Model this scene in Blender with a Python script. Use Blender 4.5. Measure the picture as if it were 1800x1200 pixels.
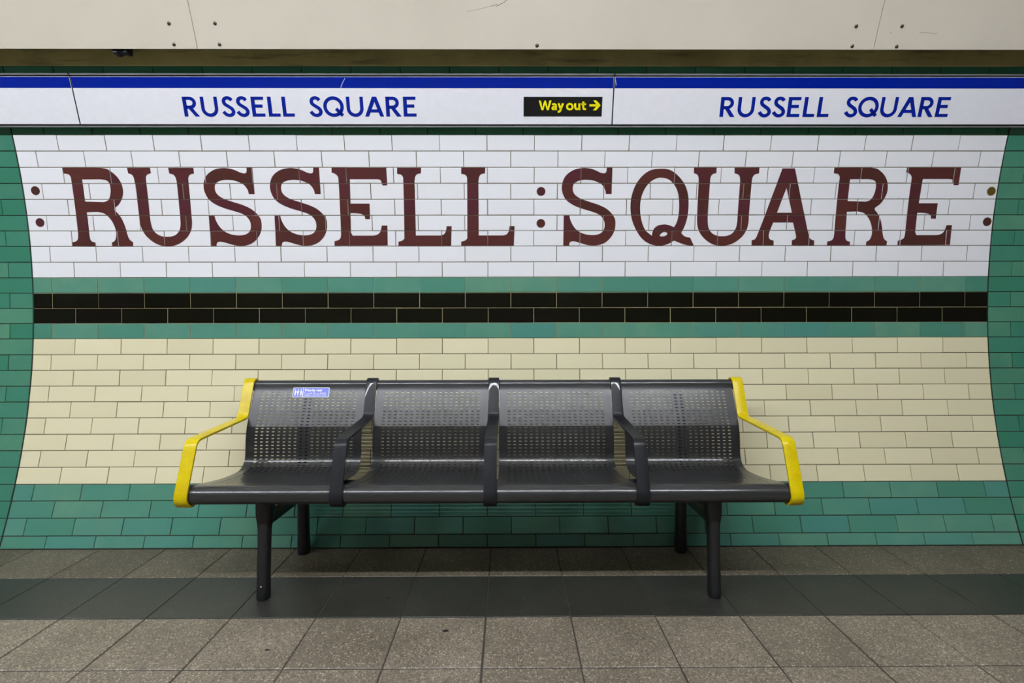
import bpy, bmesh, math, random
from math import sin, cos, pi, asin, sqrt, atan2
from mathutils import Vector, Matrix
from mathutils.geometry import tessellate_polygon

for o in list(bpy.data.objects):
    bpy.data.objects.remove(o)
scene = bpy.context.scene
COL = scene.collection
random.seed(7)

# ------------------------------------------------------------------ camera
F_PX, YH = 965.0, 568.5           # focal length and horizon row of the 1800x1200 frame
H = 1.044                         # eye height
YAW, ROLL = 0.0060, 0.0019
cam_d = bpy.data.cameras.new('camera')
cam = bpy.data.objects.new('camera', cam_d)
COL.objects.link(cam)
cam_d.sensor_width = 36.0
cam_d.lens = F_PX / 1800 * 36.0
cam_d.shift_y = -(600 - YH) / 1800
cam_d.clip_start = 0.02
CAM_M = (Matrix.Translation((0, 0, H)) @ Matrix.Rotation(-YAW, 4, 'Z')
         @ Matrix.Rotation(pi / 2, 4, 'X') @ Matrix.Rotation(-ROLL, 4, 'Z'))
cam.matrix_world = CAM_M
scene.camera = cam

# ------------------------------------------------------------------ world, exposure
world = bpy.data.worlds.new('world')
scene.world = world
world.use_nodes = True
world.node_tree.nodes['Background'].inputs[0].default_value = (0.9, 0.95, 1.0, 1)
world.node_tree.nodes['Background'].inputs[1].default_value = 0.01
scene.view_settings.view_transform = 'Standard'
scene.view_settings.look = 'None'
scene.view_settings.gamma = 1.0
scene.view_settings.use_curve_mapping = False
scene.view_settings.exposure = 0.0
LAMP_STRENGTH = 258.0
LAMP_COLOUR = (0.945, 0.985, 1.05, 1)
LAMP_Y, LAMP_Z = -0.72, 3.80       # row of tubes hung under the crown of the tunnel

# ------------------------------------------------------------------ tunnel geometry
R = 3.2315
YC, ZC = -0.4814, H + 0.0458       # axis of the round platform tunnel
R_COVER = 3.126                    # the cover panels sit 10 cm inside the lining
XL, XR = -2.367, 2.411             # edges of the tiled name panel
XEND = 6.0


def cyl(phi, r=R):
    return YC + r * cos(phi), ZC + r * sin(phi)


def P(x, phi, r=R):
    return Vector((x, YC + r * cos(phi), ZC + r * sin(phi)))


def ray(px, py):
    d = CAM_M.to_3x3() @ Vector(((px - 900) / F_PX, (YH - py) / F_PX, -1.0))
    return Vector((0, 0, H)), d


def hit_cyl(px, py, r=R):
    o, d = ray(px, py)
    a = d.y ** 2 + d.z ** 2
    b = 2 * (d.y * (o.y - YC) + d.z * (o.z - ZC))
    c = (o.y - YC) ** 2 + (o.z - ZC) ** 2 - r * r
    t = (-b + sqrt(b * b - 4 * a * c)) / (2 * a)
    p = o + d * t
    return p.x, atan2(p.z - ZC, p.y - YC)


# ------------------------------------------------------------------ materials
def lin(c):
    c = c / 255
    return c / 12.92 if c <= 0.04045 else ((c + 0.055) / 1.055) ** 2.4


def rgb(r, g, b):
    return (lin(r), lin(g), lin(b), 1)


class NT:
    def __init__(self, name):
        self.m = bpy.data.materials.new(name)
        self.m.use_nodes = True
        self.t = self.m.node_tree
        self.b = self.t.nodes['Principled BSDF']

    def n(self, kind, **kw):
        nd = self.t.nodes.new(kind)
        for k, v in kw.items():
            if hasattr(nd, k):
                setattr(nd, k, v)
            else:
                nd.inputs[k].default_value = v
        return nd

    def l(self, a, b):
        self.t.links.new(a, b)

    def noise(self, scale, detail=3, rough=0.5, vec=None):
        nd = self.n('ShaderNodeTexNoise')
        nd.inputs['Scale'].default_value = scale
        nd.inputs['Detail'].default_value = detail
        nd.inputs['Roughness'].default_value = rough
        if vec is None:
            vec = self.n('ShaderNodeTexCoord').outputs['Object']
        self.l(vec, nd.inputs['Vector'])
        return nd.outputs['Fac']

    def ramp(self, fac, stops):
        nd = self.n('ShaderNodeValToRGB')
        e = nd.color_ramp.elements
        while len(e) < len(stops):
            e.new(0.5)
        for el, (p, c) in zip(e, stops):
            el.position = p
            el.color = c
        self.l(fac, nd.inputs['Fac'])
        return nd.outputs['Color']

    def mix(self, fac, a, b, mode='MIX'):
        nd = self.n('ShaderNodeMix', data_type='RGBA', blend_type=mode)
        for v, i in ((fac, 0), (a, 6), (b, 7)):
            if hasattr(v, 'is_linked'):
                self.l(v, nd.inputs[i])
            else:
                nd.inputs[i].default_value = v
        return nd.outputs[2]

    def bump(self, h, strength, dist=0.001):
        nd = self.n('ShaderNodeBump')
        nd.inputs['Strength'].default_value = strength
        nd.inputs['Distance'].default_value = dist
        self.l(h, nd.inputs['Height'])
        self.l(nd.outputs['Normal'], self.b.inputs['Normal'])

    def set(self, **kw):
        for k, v in kw.items():
            self.b.inputs[k.replace('_', ' ')].default_value = v
        return self


def plain(name, col, rough=0.5, metal=0.0, spec=0.5, coat=0.0, var=0.0, scale=20):
    m = NT(name)
    m.set(Roughness=rough, Metallic=metal)
    m.b.inputs['Specular IOR Level'].default_value = spec
    m.b.inputs['Coat Weight'].default_value = coat
    if var:
        f = m.noise(scale)
        dark = tuple(c * (1 - var) for c in col[:3]) + (1,)
        lite = tuple(min(1, c * (1 + var)) for c in col[:3]) + (1,)
        m.l(m.ramp(f, [(0.3, dark), (0.7, lite)]), m.b.inputs['Base Color'])
    else:
        f = m.noise(30)
        c2 = tuple(c * 0.97 for c in col[:3]) + (1,)
        m.l(m.ramp(f, [(0.35, c2), (0.65, col)]), m.b.inputs['Base Color'])
    return m.m


def tile_mat(name, cols, rough=0.18, cloud=0.0, cloud_col=None, spec=0.5):
    """glazed tile; each tile carries its own 'tint' value that picks a glaze tone"""
    m = NT(name)
    a = m.n('ShaderNodeAttribute', attribute_name='tint')
    n = len(cols)
    c = m.ramp(a.outputs['Fac'], [(i / (n - 1), k) for i, k in enumerate(cols)])
    if cloud:
        f = m.ramp(m.noise(9, 4, 0.6), [(0.35, (0, 0, 0, 1)), (0.7, (1, 1, 1, 1))])
        mul = m.n('ShaderNodeMath', operation='MULTIPLY')
        m.l(f, mul.inputs[0])
        mul.inputs[1].default_value = cloud
        c = m.mix(mul.outputs[0], c, cloud_col)
    m.l(c, m.b.inputs['Base Color'])
    m.set(Roughness=rough)
    m.b.inputs['Specular IOR Level'].default_value = spec
    m.bump(m.noise(35, 2), 0.06, 0.002)
    return m.m


M = {}
M['white_tile'] = tile_mat('white_tile_glaze', [rgb(224, 224, 227), rgb(228, 228, 231), rgb(226, 226, 228)], 0.16)
M['cream_tile'] = tile_mat('cream_tile_glaze', [rgb(221, 213, 177), rgb(226, 218, 182), rgb(217, 209, 173)], 0.18)
M['green_tile'] = tile_mat('green_tile_glaze', [rgb(70, 127, 104), rgb(84, 138, 118), rgb(98, 144, 119), rgb(77, 134, 122), rgb(92, 142, 115)],
                           0.16, 0.55, rgb(72, 132, 117))
M['side_tile'] = tile_mat('side_green_glaze', [rgb(54, 120, 94), rgb(68, 130, 106), rgb(86, 138, 110), rgb(60, 122, 100)],
                          0.16, 0.5, rgb(58, 120, 101))
M['cornice_tile'] = tile_mat('cornice_green_glaze', [rgb(50, 120, 90), rgb(62, 128, 98), rgb(56, 118, 86)], 0.18)
M['black_tile'] = tile_mat('black_tile_glaze', [rgb(12, 13, 6), rgb(16, 16, 8), rgb(15, 12, 8)], 0.12, spec=0.3)
M['letter_tile'] = tile_mat('letter_brown_glaze', [rgb(79, 41, 39), rgb(85, 46, 41), rgb(80, 39, 46), rgb(74, 43, 36)], 0.16)
M['olive_dot'] = plain('olive_dot_glaze', rgb(92, 78, 30), 0.2)
M['grout'] = plain('grout_grey', rgb(108, 98, 78), 0.9, var=0.15)
M['grout_tan'] = plain('grout_tan', rgb(150, 140, 104), 0.9, var=0.12)
M['grout_dark'] = plain('grout_dark', rgb(66, 60, 44), 0.9, var=0.2)
M['joint_black'] = plain('movement_joint_black', rgb(22, 24, 20), 0.8)

M['olive_paint'] = None
m = NT('grimy_olive_paint')
f1 = m.noise(3.0, 6, 0.65)
c = m.ramp(f1, [(0.3, rgb(150, 138, 84)), (0.62, rgb(184, 172, 110))])
tc = m.n('ShaderNodeTexCoord')
mp = m.n('ShaderNodeMapping')
mp.inputs['Scale'].default_value = (1.5, 14, 14)
m.l(tc.outputs['Object'], mp.inputs['Vector'])
st = m.ramp(m.noise(2.2, 5, 0.7, mp.outputs[0]), [(0.52, (0, 0, 0, 1)), (0.78, (1, 1, 1, 1))])
c = m.mix(st, c, rgb(84, 76, 50))
m.l(c, m.b.inputs['Base Color'])
m.set(Roughness=0.6)
m.bump(m.noise(12, 4), 0.3, 0.004)
M['olive_paint'] = m.m

m = NT('cream_enamel_panel')
f1 = m.noise(2.0, 5, 0.6)
c = m.ramp(f1, [(0.3, rgb(198, 189, 173)), (0.7, rgb(206, 197, 181))])
st = m.ramp(m.noise(9, 6, 0.75), [(0.66, (0, 0, 0, 1)), (0.8, (0.35, 0.35, 0.35, 1))])
c = m.mix(st, c, rgb(150, 140, 112))
m.l(c, m.b.inputs['Base Color'])
m.set(Roughness=0.35)
M['cover'] = m.m

M['sign_white'] = plain('vitreous_enamel_white', rgb(226, 225, 230), 0.15, coat=0.3)
M['sign_blue'] = plain('vitreous_enamel_blue', rgb(2, 30, 138), 0.15)
M['text_blue'] = plain('lettering_blue', rgb(6, 32, 138), 0.2)
M['sign_black'] = plain('sign_black', rgb(20, 20, 20), 0.25)
M['yellow_text'] = plain('lettering_yellow', rgb(236, 222, 0), 0.3)
M['alu'] = plain('grey_channel_metal', rgb(120, 122, 122), 0.4, 0.3, var=0.1)
M['dark_void'] = plain('dark_back_plate', rgb(14, 15, 14), 0.7)
M['screw'] = plain('screw_steel', rgb(90, 86, 78), 0.35, 0.8)
M['scratch'] = plain('scratch_grey', rgb(92, 86, 74), 0.7)
M['scratch_pale'] = plain('scratch_pale', rgb(150, 160, 200), 0.5)

m = NT('dark_grey_powder_coat')
c = m.ramp(m.noise(6, 5, 0.6), [(0.3, rgb(38, 38, 38)), (0.7, rgb(45, 45, 45))])
m.l(c, m.b.inputs['Base Color'])
m.set(Roughness=0.3, Metallic=0.0)
m.b.inputs['Specular IOR Level'].default_value = 0.30
m.b.inputs['Coat Weight'].default_value = 0.38
m.b.inputs['Coat Roughness'].default_value = 0.06
M['seat'] = m.m
M['black_paint'] = plain('black_powder_coat', rgb(27, 28, 31), 0.4, 0.0, spec=0.16, coat=0.1, var=0.12, scale=25)
M['leg_paint'] = plain('black_leg_coat', rgb(30, 30, 32), 0.38, 0.1, var=0.15, scale=25)
m = NT('yellow_powder_coat')
c = m.ramp(m.noise(14, 5, 0.7), [(0.3, rgb(194, 166, 2)), (0.55, rgb(210, 188, 0)), (0.8, rgb(204, 180, 0))])
st = m.ramp(m.noise(60, 4, 0.7), [(0.68, (0, 0, 0, 1)), (0.76, (0.7, 0.7, 0.7, 1))])
c = m.mix(st, c, rgb(150, 126, 20))
m.l(c, m.b.inputs['Base Color'])
m.set(Roughness=0.3)
m.b.inputs['Specular IOR Level'].default_value = 0.3
M['yellow'] = m.m
M['rubber'] = plain('black_cap', rgb(16, 16, 17), 0.6)
M['sticker_blue'] = plain('sticker_blue', rgb(16, 56, 190), 0.3)
M['sticker_white'] = plain('sticker_white', rgb(236, 238, 246), 0.4)


def terrazzo(name, base, base2, chip, chip2, chip_amt, rough):
    m = NT(name)
    a = m.n('ShaderNodeAttribute', attribute_name='tint')
    tc = m.n('ShaderNodeTexCoord')
    c = m.mix(a.outputs['Fac'], base, base2)
    v = m.n('ShaderNodeTexVoronoi')
    v.inputs['Scale'].default_value = 135
    m.l(tc.outputs['Object'], v.inputs['Vector'])
    sep = m.n('ShaderNodeSeparateColor')
    m.l(v.outputs['Color'], sep.inputs[0])
    pick = m.ramp(sep.outputs[0], [(1 - chip_amt - 0.02, (0, 0, 0, 1)), (1 - chip_amt + 0.02, (1, 1, 1, 1))])
    near = m.ramp(v.outputs['Distance'], [(0.30, (1, 1, 1, 1)), (0.48, (0, 0, 0, 1))])
    mask = m.mix(1.0, pick, near, 'MULTIPLY')
    c = m.mix(mask, c, chip)
    v2 = m.n('ShaderNodeTexVoronoi')
    v2.inputs['Scale'].default_value = 260
    m.l(tc.outputs['Object'], v2.inputs['Vector'])
    sep2 = m.n('ShaderNodeSeparateColor')
    m.l(v2.outputs['Color'], sep2.inputs[0])
    pick2 = m.ramp(sep2.outputs[1], [(0.62, (0, 0, 0, 1)), (0.7, (0.8, 0.8, 0.8, 1))])
    c = m.mix(pick2, c, chip2)
    dirt = m.ramp(m.noise(4.0, 6, 0.65), [(0.35, (0.72, 0.72, 0.70, 1)), (0.65, (1, 1, 1, 1))])
    c = m.mix(1.0, c, dirt, 'MULTIPLY')
    m.l(c, m.b.inputs['Base Color'])
    m.set(Roughness=rough)
    m.bump(m.noise(160, 3), 0.25, 0.001)
    return m.m


M['terrazzo'] = terrazzo('terrazzo_paver', rgb(125, 115, 100), rgb(142, 131, 115), rgb(186, 175, 150), rgb(92, 84, 73), 0.44, 0.5)
M['terrazzo_dirty'] = terrazzo('grubby_terrazzo_paver', rgb(96, 87, 72), rgb(108, 98, 82), rgb(158, 147, 122), rgb(74, 66, 56), 0.4, 0.5)
M['terrazzo_green'] = terrazzo('green_paver', rgb(46, 45, 41), rgb(51, 52, 48), rgb(76, 75, 66), rgb(39, 39, 36), 0.2, 0.42)
M['floor_joint'] = plain('floor_joint_mortar', rgb(62, 58, 52), 0.9, var=0.2)
M['vault'] = plain('vault_paint', rgb(104, 102, 98), 0.6, var=0.08, scale=2)
M['track'] = plain('track_bed_dark', rgb(44, 40, 36), 0.9, var=0.3, scale=4)
M['edge'] = plain('platform_edge_white', rgb(200, 198, 190), 0.6, var=0.1)
m = NT('lamp_glass')
m.set(Roughness=0.4)
m.b.inputs['Emission Color'].default_value = LAMP_COLOUR
m.b.inputs['Emission Strength'].default_value = LAMP_STRENGTH
M['lamp'] = m.m
m = NT('far_wall_tiles')
br = m.n('ShaderNodeTexBrick')
br.inputs['Color1'].default_value = rgb(90, 87, 80)
br.inputs['Color2'].default_value = rgb(80, 77, 70)
br.inputs['Mortar'].default_value = rgb(90, 84, 70)
br.inputs['Scale'].default_value = 4.4
br.inputs['Mortar Size'].default_value = 0.012
tc = m.n('ShaderNodeTexCoord')
sx = m.n('ShaderNodeSeparateXYZ')
cx = m.n('ShaderNodeCombineXYZ')
m.l(tc.outputs['Object'], sx.inputs[0])
m.l(sx.outputs['X'], cx.inputs['X'])
m.l(sx.outputs['Z'], cx.inputs['Y'])
m.l(cx.outputs[0], br.inputs['Vector'])
m.l(br.outputs['Color'], m.b.inputs['Base Color'])
m.set(Roughness=0.25)
M['far_tile'] = m.m


# ------------------------------------------------------------------ object helpers
def link(name, me, mat, parent=None):
    o = bpy.data.objects.new(name, me)
    COL.objects.link(o)
    if mat is not None:
        me.materials.append(mat)
    if parent is not None:
        o.parent = parent
    return o


def from_bm(name, bm, mat, parent=None, smooth=None):
    bmesh.ops.recalc_face_normals(bm, faces=bm.faces) if smooth == 'recalc' else None
    me = bpy.data.meshes.new(name)
    bm.to_mesh(me)
    bm.free()
    return link(name, me, mat, parent)


def from_py(name, verts, faces, mat, parent=None, tints=None, smooth=False):
    me = bpy.data.meshes.new(name)
    me.from_pydata([tuple(v) for v in verts], [], faces)
    if tints is not None:
        at = me.attributes.new('tint', 'FLOAT', 'FACE')
        at.data.foreach_set('value', tints)
    if smooth:
        for p in me.polygons:
            p.use_smooth = True
    me.update()
    return link(name, me, mat, parent)


def empty(name, loc=(0, 0, 0)):
    o = bpy.data.objects.new(name, None)
    o.empty_display_size = 0.1
    o.location = loc
    COL.objects.link(o)
    return o


def tag(o, label, cat, group=None):
    o['label'] = label
    o['category'] = cat
    if group:
        o['group'] = group
    return o


def struct(o, label=None):
    o['kind'] = 'structure'
    if label:
        o['label'] = label
    return o


def keep(child, parent):
    """parent a mesh written in world coordinates to an Empty that is not at the origin"""
    child.parent = parent
    child.matrix_parent_inverse = Matrix.Translation(parent.location).inverted()
    return child


class MB:
    """a growing mesh: boxes, prisms, tubes"""

    def __init__(self):
        self.v, self.f = [], []

    def add(self, vs, fs):
        b = len(self.v)
        self.v += [Vector(x) for x in vs]
        self.f += [tuple(b + i for i in f) for f in fs]

    def box(self, x0, x1, y0, y1, z0, z1):
        self.add([(x, y, z) for x in (x0, x1) for y in (y0, y1) for z in (z0, z1)],
                 [(0, 1, 3, 2), (4, 6, 7, 5), (0, 4, 5, 1), (2, 3, 7, 6), (0, 2, 6, 4), (1, 5, 7, 3)])

    def loft(self, rings, caps=True, closed=True):
        n = len(rings[0])
        b = len(self.v)
        for r_ in rings:
            self.v += [Vector(p) for p in r_]
        for i in range(len(rings) - 1):
            for j in range(n if closed else n - 1):
                k = (j + 1) % n
                self.f.append((b + i * n + j, b + i * n + k, b + (i + 1) * n + k, b + (i + 1) * n + j))
        if caps:
            self.f.append(tuple(b + j for j in reversed(range(n))))
            self.f.append(tuple(b + (len(rings) - 1) * n + j for j in range(n)))

    def build(self, name, mat, parent=None, bevel=0.0, smooth=False, segs=2):
        bm = bmesh.new()
        vs = [bm.verts.new(v) for v in self.v]
        for f in self.f:
            try:
                bm.faces.new([vs[i] for i in f])
            except ValueError:
                pass
        bmesh.ops.recalc_face_normals(bm, faces=bm.faces)
        if bevel:
            es = [e for e in bm.edges if len(e.link_faces) == 2 and e.calc_face_angle(0) > 0.6]
            bmesh.ops.bevel(bm, geom=es, offset=bevel, segments=segs, affect='EDGES', profile=0.5)
        if smooth:
            for f in bm.faces:
                f.smooth = True
            for e in bm.edges:
                if len(e.link_faces) == 2 and e.calc_face_angle(0) > 0.7:
                    e.smooth = False
        return from_bm(name, bm, mat, parent)


# ------------------------------------------------------------------ 2D outlines
def spline(pts, closed, n=6):
    """Catmull-Rom through pts; points given with a third value 1 are corners"""
    N = len(pts)
    out = []
    for i in range(N if closed else N - 1):
        p1, p2 = pts[i], pts[(i + 1) % N]
        c1, c2 = len(p1) > 2, len(p2) > 2
        out.append((p1[0], p1[1]))
        if c1 and c2:
            continue
        p0 = pts[(i - 1) % N] if not c1 and (closed or i > 0) else (2 * p1[0] - p2[0], 2 * p1[1] - p2[1])
        p3 = pts[(i + 2) % N] if not c2 and (closed or i + 2 < N) else (2 * p2[0] - p1[0], 2 * p2[1] - p1[1])
        if c1:
            p0 = (p1[0] - (p3[0] - p1[0]) * 0.0 - (p2[0] - p1[0]) * 0.5, p1[1] - (p2[1] - p1[1]) * 0.5)
        for s in range(1, n):
            t = s / n
            q = []
            for k in (0, 1):
                a, b, c_, d = p0[k], p1[k], p2[k], p3[k]
                q.append(0.5 * (2 * b + (c_ - a) * t + (2 * a - 5 * b + 4 * c_ - d) * t * t + (3 * b - a - 3 * c_ + d) * t ** 3))
            out.append(tuple(q))
    if not closed:
        out.append((pts[-1][0], pts[-1][1]))
    return out


def triangles(loops):
    """loops: outer then holes, 2D points -> list of triangles of 2D points"""
    flat = [p for l_ in loops for p in l_]
    tr = tessellate_polygon([[Vector((p[0], p[1], 0)) for p in l_] for l_ in loops])
    return [[flat[i] for i in t] for t in tr]


def clip_half(poly, k, lim, sign):
    out = []
    for i, a in enumerate(poly):
        b = poly[(i + 1) % len(poly)]
        da, db = sign * (a[k] - lim), sign * (b[k] - lim)
        if da >= 0:
            out.append(a)
        if (da >= 0) != (db >= 0):
            t = da / (da - db)
            out.append((a[0] + (b[0] - a[0]) * t, a[1] + (b[1] - a[1]) * t))
    return out


def stroke2d(pts, w, closed=False):
    """mitred ribbon along a 2D polyline -> list of quads"""
    N = len(pts)
    L, Rr = [], []
    for i in range(N):
        p = Vector(pts[i])
        a = Vector(pts[i - 1]) if (i > 0 or closed) else None
        b = Vector(pts[(i + 1) % N]) if (i < N - 1 or closed) else None
        d1 = (p - a).normalized() if a is not None else None
        d2 = (b - p).normalized() if b is not None else None
        if d1 is None:
            d1 = d2
        if d2 is None:
            d2 = d1
        n1, n2 = Vector((-d1.y, d1.x)), Vector((-d2.y, d2.x))
        mn = (n1 + n2)
        mn = mn.normalized() if mn.length > 1e-6 else n1
        k = w / 2 / max(0.35, mn.dot(n1))
        L.append(p + mn * k)
        Rr.append(p - mn * k)
    q = []
    for i in range(N if closed else N - 1):
        j = (i + 1) % N
        q.append([tuple(Rr[i]), tuple(Rr[j]), tuple(L[j]), tuple(L[i])])
    return q


# ------------------------------------------------------------------ wall courses
Zs = [0.9042, 0.8331, 0.7594, 0.6854, 0.6111, 0.5352, 0.4607, 0.3854, 0.3077, 0.2317, 0.1554, 0.0793, 0.004,
      -0.0723, -0.1508, -0.2276, -0.3058, -0.3825, -0.4599, -0.5374, -0.6135, -0.6899, -0.7668, -0.8403, -0.9147, -0.9894]
PHI = [asin((z + H - ZC) / R) for z in Zs]            # course joints, top of the white field first
PITCH = 0.0769 / R
PHI.append(PHI[-1] - PITCH)
UP = [PHI[0] + PITCH * i for i in range(0, 5)]         # courses hidden behind and above the signs
PHI_FLOOR = asin((0 - ZC) / R)
TW = 0.2286
XJ = -2.2747                                          # a vertical joint of the 'A' courses
GAP = 0.0034
TD = 0.006


def joints(x0, x1, off):
    k = math.ceil((x0 - (XJ + off)) / TW - 1e-6)
    xs = [x0]
    x = XJ + off + k * TW
    while x < x1 - 1e-4:
        if x - xs[-1] > 0.012:
            xs.append(x)
        x += TW
    if x1 - xs[-1] < 0.012 and len(xs) > 1:
        xs.pop()
    xs.append(x1)
    return xs


def course_offset(k):
    """A courses 0, B courses half a tile; the bond slips once between the green band and the black band"""
    odd = {0: 1, 1: 0, 2: 1, 3: 0, 4: 1, 5: 0, 6: 1, 7: 0, 8: 1, 9: 0, 10: 0, 11: 1, 12: 0}
    a = odd[k] if k in odd else (k % 2)
    return TW / 2 if a else 0.0


def tiles(name, rows, mat, parent, gap=GAP, bev=0.0011, jit=0.0005):
    """rows: list of (phi_top, phi_bottom, [x joints])"""
    V, Fc, T = [], [], []
    for (pt, pb, xs) in rows:
        for i in range(len(xs) - 1):
            g = gap / 2
            x0, x1 = xs[i] + g + random.uniform(-jit, jit), xs[i + 1] - g + random.uniform(-jit, jit)
            gp = g / R
            jt, jb = random.uniform(-jit, jit) / R, random.uniform(-jit, jit) / R
            a, b = pt - gp + jt, pb + gp + jb
            bp = bev / R
            tilt = [random.uniform(-0.00035, 0.00035) for _ in range(4)]
            base = len(V)
            for (x, p_) in ((x0, b), (x1, b), (x1, a), (x0, a)):
                V.append(P(x, p_, R + TD))
            for (x, p_) in ((x0, b), (x1, b), (x1, a), (x0, a)):
                V.append(P(x, p_, R + bev))
            for q, (x, p_) in enumerate(((x0 + bev, b + bp), (x1 - bev, b + bp), (x1 - bev, a - bp), (x0 + bev, a - bp))):
                V.append(P(x, p_, R + tilt[q] * 0.4))
            t = random.random()
            for (lo, hi) in ((0, 4), (4, 8)):
                for j in range(4):
                    k = (j + 1) % 4
                    Fc.append((base + lo + j, base + lo + k, base + hi + k, base + hi + j))
                    T.append(t)
            Fc.append((base + 8, base + 9, base + 10, base + 11))
            T.append(t)
    return from_py(name, V, Fc, mat, parent, T)


def arc_sheet(name, x0, x1, p0, p1, r, thick, n, mat, parent=None, bevel=0.0):
    mb = MB()
    rings = []
    for i in range(n + 1):
        p = p0 + (p1 - p0) * i / n
        a, b = P(0, p, r), P(0, p, r + thick)
        rings.append([(x0, a.y, a.z), (x1, a.y, a.z), (x1, b.y, b.z), (x0, b.y, b.z)])
    mb.loft(rings)
    return mb.build(name, mat, parent, bevel=bevel)


# ------------------------------------------------------------------ the setting
# the wall behind the bench: a curved shell with the tile courses bedded on it
wall = struct(arc_sheet('wall_back', -XEND, XEND, PHI_FLOOR, 0.42, R + 0.0045, 0.12, 30, M['grout_dark']))


def bed(name, x0, x1, p0, p1, mat, deep=0.0028):
    return arc_sheet(name, x0, x1, p0, p1, R + deep, 0.0015, max(2, int((p1 - p0) / PITCH * 2)), mat, wall)


bed('grout_bed', XL, XR, PHI[9], PHI[0], M['grout'], 0.0019)
bed('grout_bed', XL, XR, PHI[13], PHI[9], M['grout_tan'])
bed('grout_bed', XL, XR, PHI[22], PHI[13], M['grout'])


def field(name, k0, k1, mat, gap=GAP):
    rows = []
    for k in range(k0, k1):
        pb = PHI[k + 1]
        if pb < PHI_FLOOR:
            pb = PHI_FLOOR + 0.0005
        if PHI[k] <= pb:
            continue
        rows.append((PHI[k], pb, joints(XL, XR, course_offset(k))))
    return tiles(name, rows, mat, wall, gap)


field('white_tile_field', 0, 9, M['white_tile'])
field('green_tile_band', 9, 10, M['green_tile'], 0.0026)
field('black_tile_band', 10, 12, M['black_tile'])
field('green_tile_band', 12, 13, M['green_tile'], 0.0026)
field('cream_tile_field', 13, 22, M['cream_tile'])
field('green_tile_skirting', 22, 26, M['green_tile'])
tiles('green_tile_cornice', [(UP[i + 1], UP[i], joints(XL, XR, 0.06 + (i % 2) * TW / 2)) for i in range(4)], M['cornice_tile'], wall)
JB = 0.0035                                           # the two upright movement joints
all_phi = list(reversed(UP[1:])) + PHI
for sgn in (-1, 1):
    rows = []
    for k in range(len(all_phi) - 1):
        pb = max(all_phi[k + 1], PHI_FLOOR + 0.0005)
        if all_phi[k] <= pb:
            continue
        off = 0.0 if k % 2 else TW / 2
        if sgn < 0:
            xs = [XL - JB - off - i * TW for i in range(0, 17)]
            xs = sorted(set([XL - JB] + [x for x in xs if x > -XEND] + [-XEND]))
        else:
            xs = [XR + JB + off + i * TW for i in range(0, 17)]
            xs = sorted(set([XR + JB] + [x for x in xs if x < XEND] + [XEND]))
        rows.append((all_phi[k], pb, xs))
    tiles('green_tile_border', rows, M['side_tile'], wall)
    xe = XL - JB / 2 if sgn < 0 else XR + JB / 2
    arc_sheet('movement_joint', xe - JB * 0.6, xe + JB * 0.6, PHI_FLOOR, UP[1] + 0.002, R + 0.0012, 0.003, 60, M['joint_black'], wall)

# vault, opposite wall, track bed: the rest of the tunnel behind the camera
struct(arc_sheet('ceiling', -XEND, XEND, 0.42, pi - 0.45, R + 0.001, 0.12, 40, M['vault']))
struct(arc_sheet('wall_front', -XEND, XEND, pi - 0.45, pi + 0.72, R + 0.001, 0.12, 30, M['far_tile']))
EDGE_Y = -0.42
mb = MB()
mb.box(-XEND, XEND, -3.2, EDGE_Y + 0.1, -1.15, -1.0)
struct(mb.build('floor_track', M['track']))
mb = MB()
yy = 3.9
mb.box(-XEND - 0.1, -XEND, -3.9, 2.9, -1.15, 4.4)
struct(mb.build('end_blocker_left', M['vault']))  # end closure added against outside light; the real platform carries on here
mb = MB()
mb.box(XEND, XEND + 0.1, -3.9, 2.9, -1.15, 4.4)
struct(mb.build('end_blocker_right', M['vault']))  # matching closure added at the other end, also to keep light out

# platform floor
FLOOR_TOP = 0.0
mb = MB()
mb.box(-XEND, XEND, EDGE_Y, 2.62, -1.15, -0.003)
floor = struct(mb.build('floor', M['floor_joint']))


def fy(py):
    return F_PX * H / (py - YH)


ROWS_Y = [cyl(PHI_FLOOR)[0] - 0.002, fy(1011.8), fy(1083.3), fy(1173.3)]
while ROWS_Y[-1] > EDGE_Y + 0.5:
    ROWS_Y.append(ROWS_Y[-1] - 0.302)
FX0, FXP = -0.083, 0.3022


def pavers(name, rows, mat, gap, bev, xgap=None):
    V, Fc, T = [], [], []
    for r_ in rows:
        ya, yb = ROWS_Y[r_ + 1], ROWS_Y[r_]
        for k in range(-20, 20):
            g = gap / 2
            gx = (xgap or gap) / 2
            dx = random.uniform(-0.001, 0.001)
            x0, x1 = FX0 + k * FXP + gx + dx, FX0 + (k + 1) * FXP - gx + dx
            if x0 < -XEND or x1 > XEND:
                continue
            y0, y1 = ya + g, yb - (g if r_ else 0)
            b = len(V)
            tl = [random.uniform(-0.0006, 0.0) for _ in range(4)]
            for (x, y) in ((x0, y0), (x1, y0), (x1, y1), (x0, y1)):
                V.append((x, y, -0.004))
            for (x, y) in ((x0, y0), (x1, y0), (x1, y1), (x0, y1)):
                V.append((x, y, -bev))
            for q, (x, y) in enumerate(((x0 + bev, y0 + bev), (x1 - bev, y0 + bev), (x1 - bev, y1 - bev), (x0 + bev, y1 - bev))):
                V.append((x, y, tl[q]))
            t = random.random()
            for (lo, hi) in ((0, 4), (4, 8)):
                for j in range(4):
                    kk = (j + 1) % 4
                    Fc.append((b + lo + j, b + lo + kk, b + hi + kk, b + hi + j))
                    T.append(t)
            Fc.append((b + 8, b + 9, b + 10, b + 11))
            T.append(t)
    return from_py(name, V, Fc, mat, floor, T)


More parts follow.
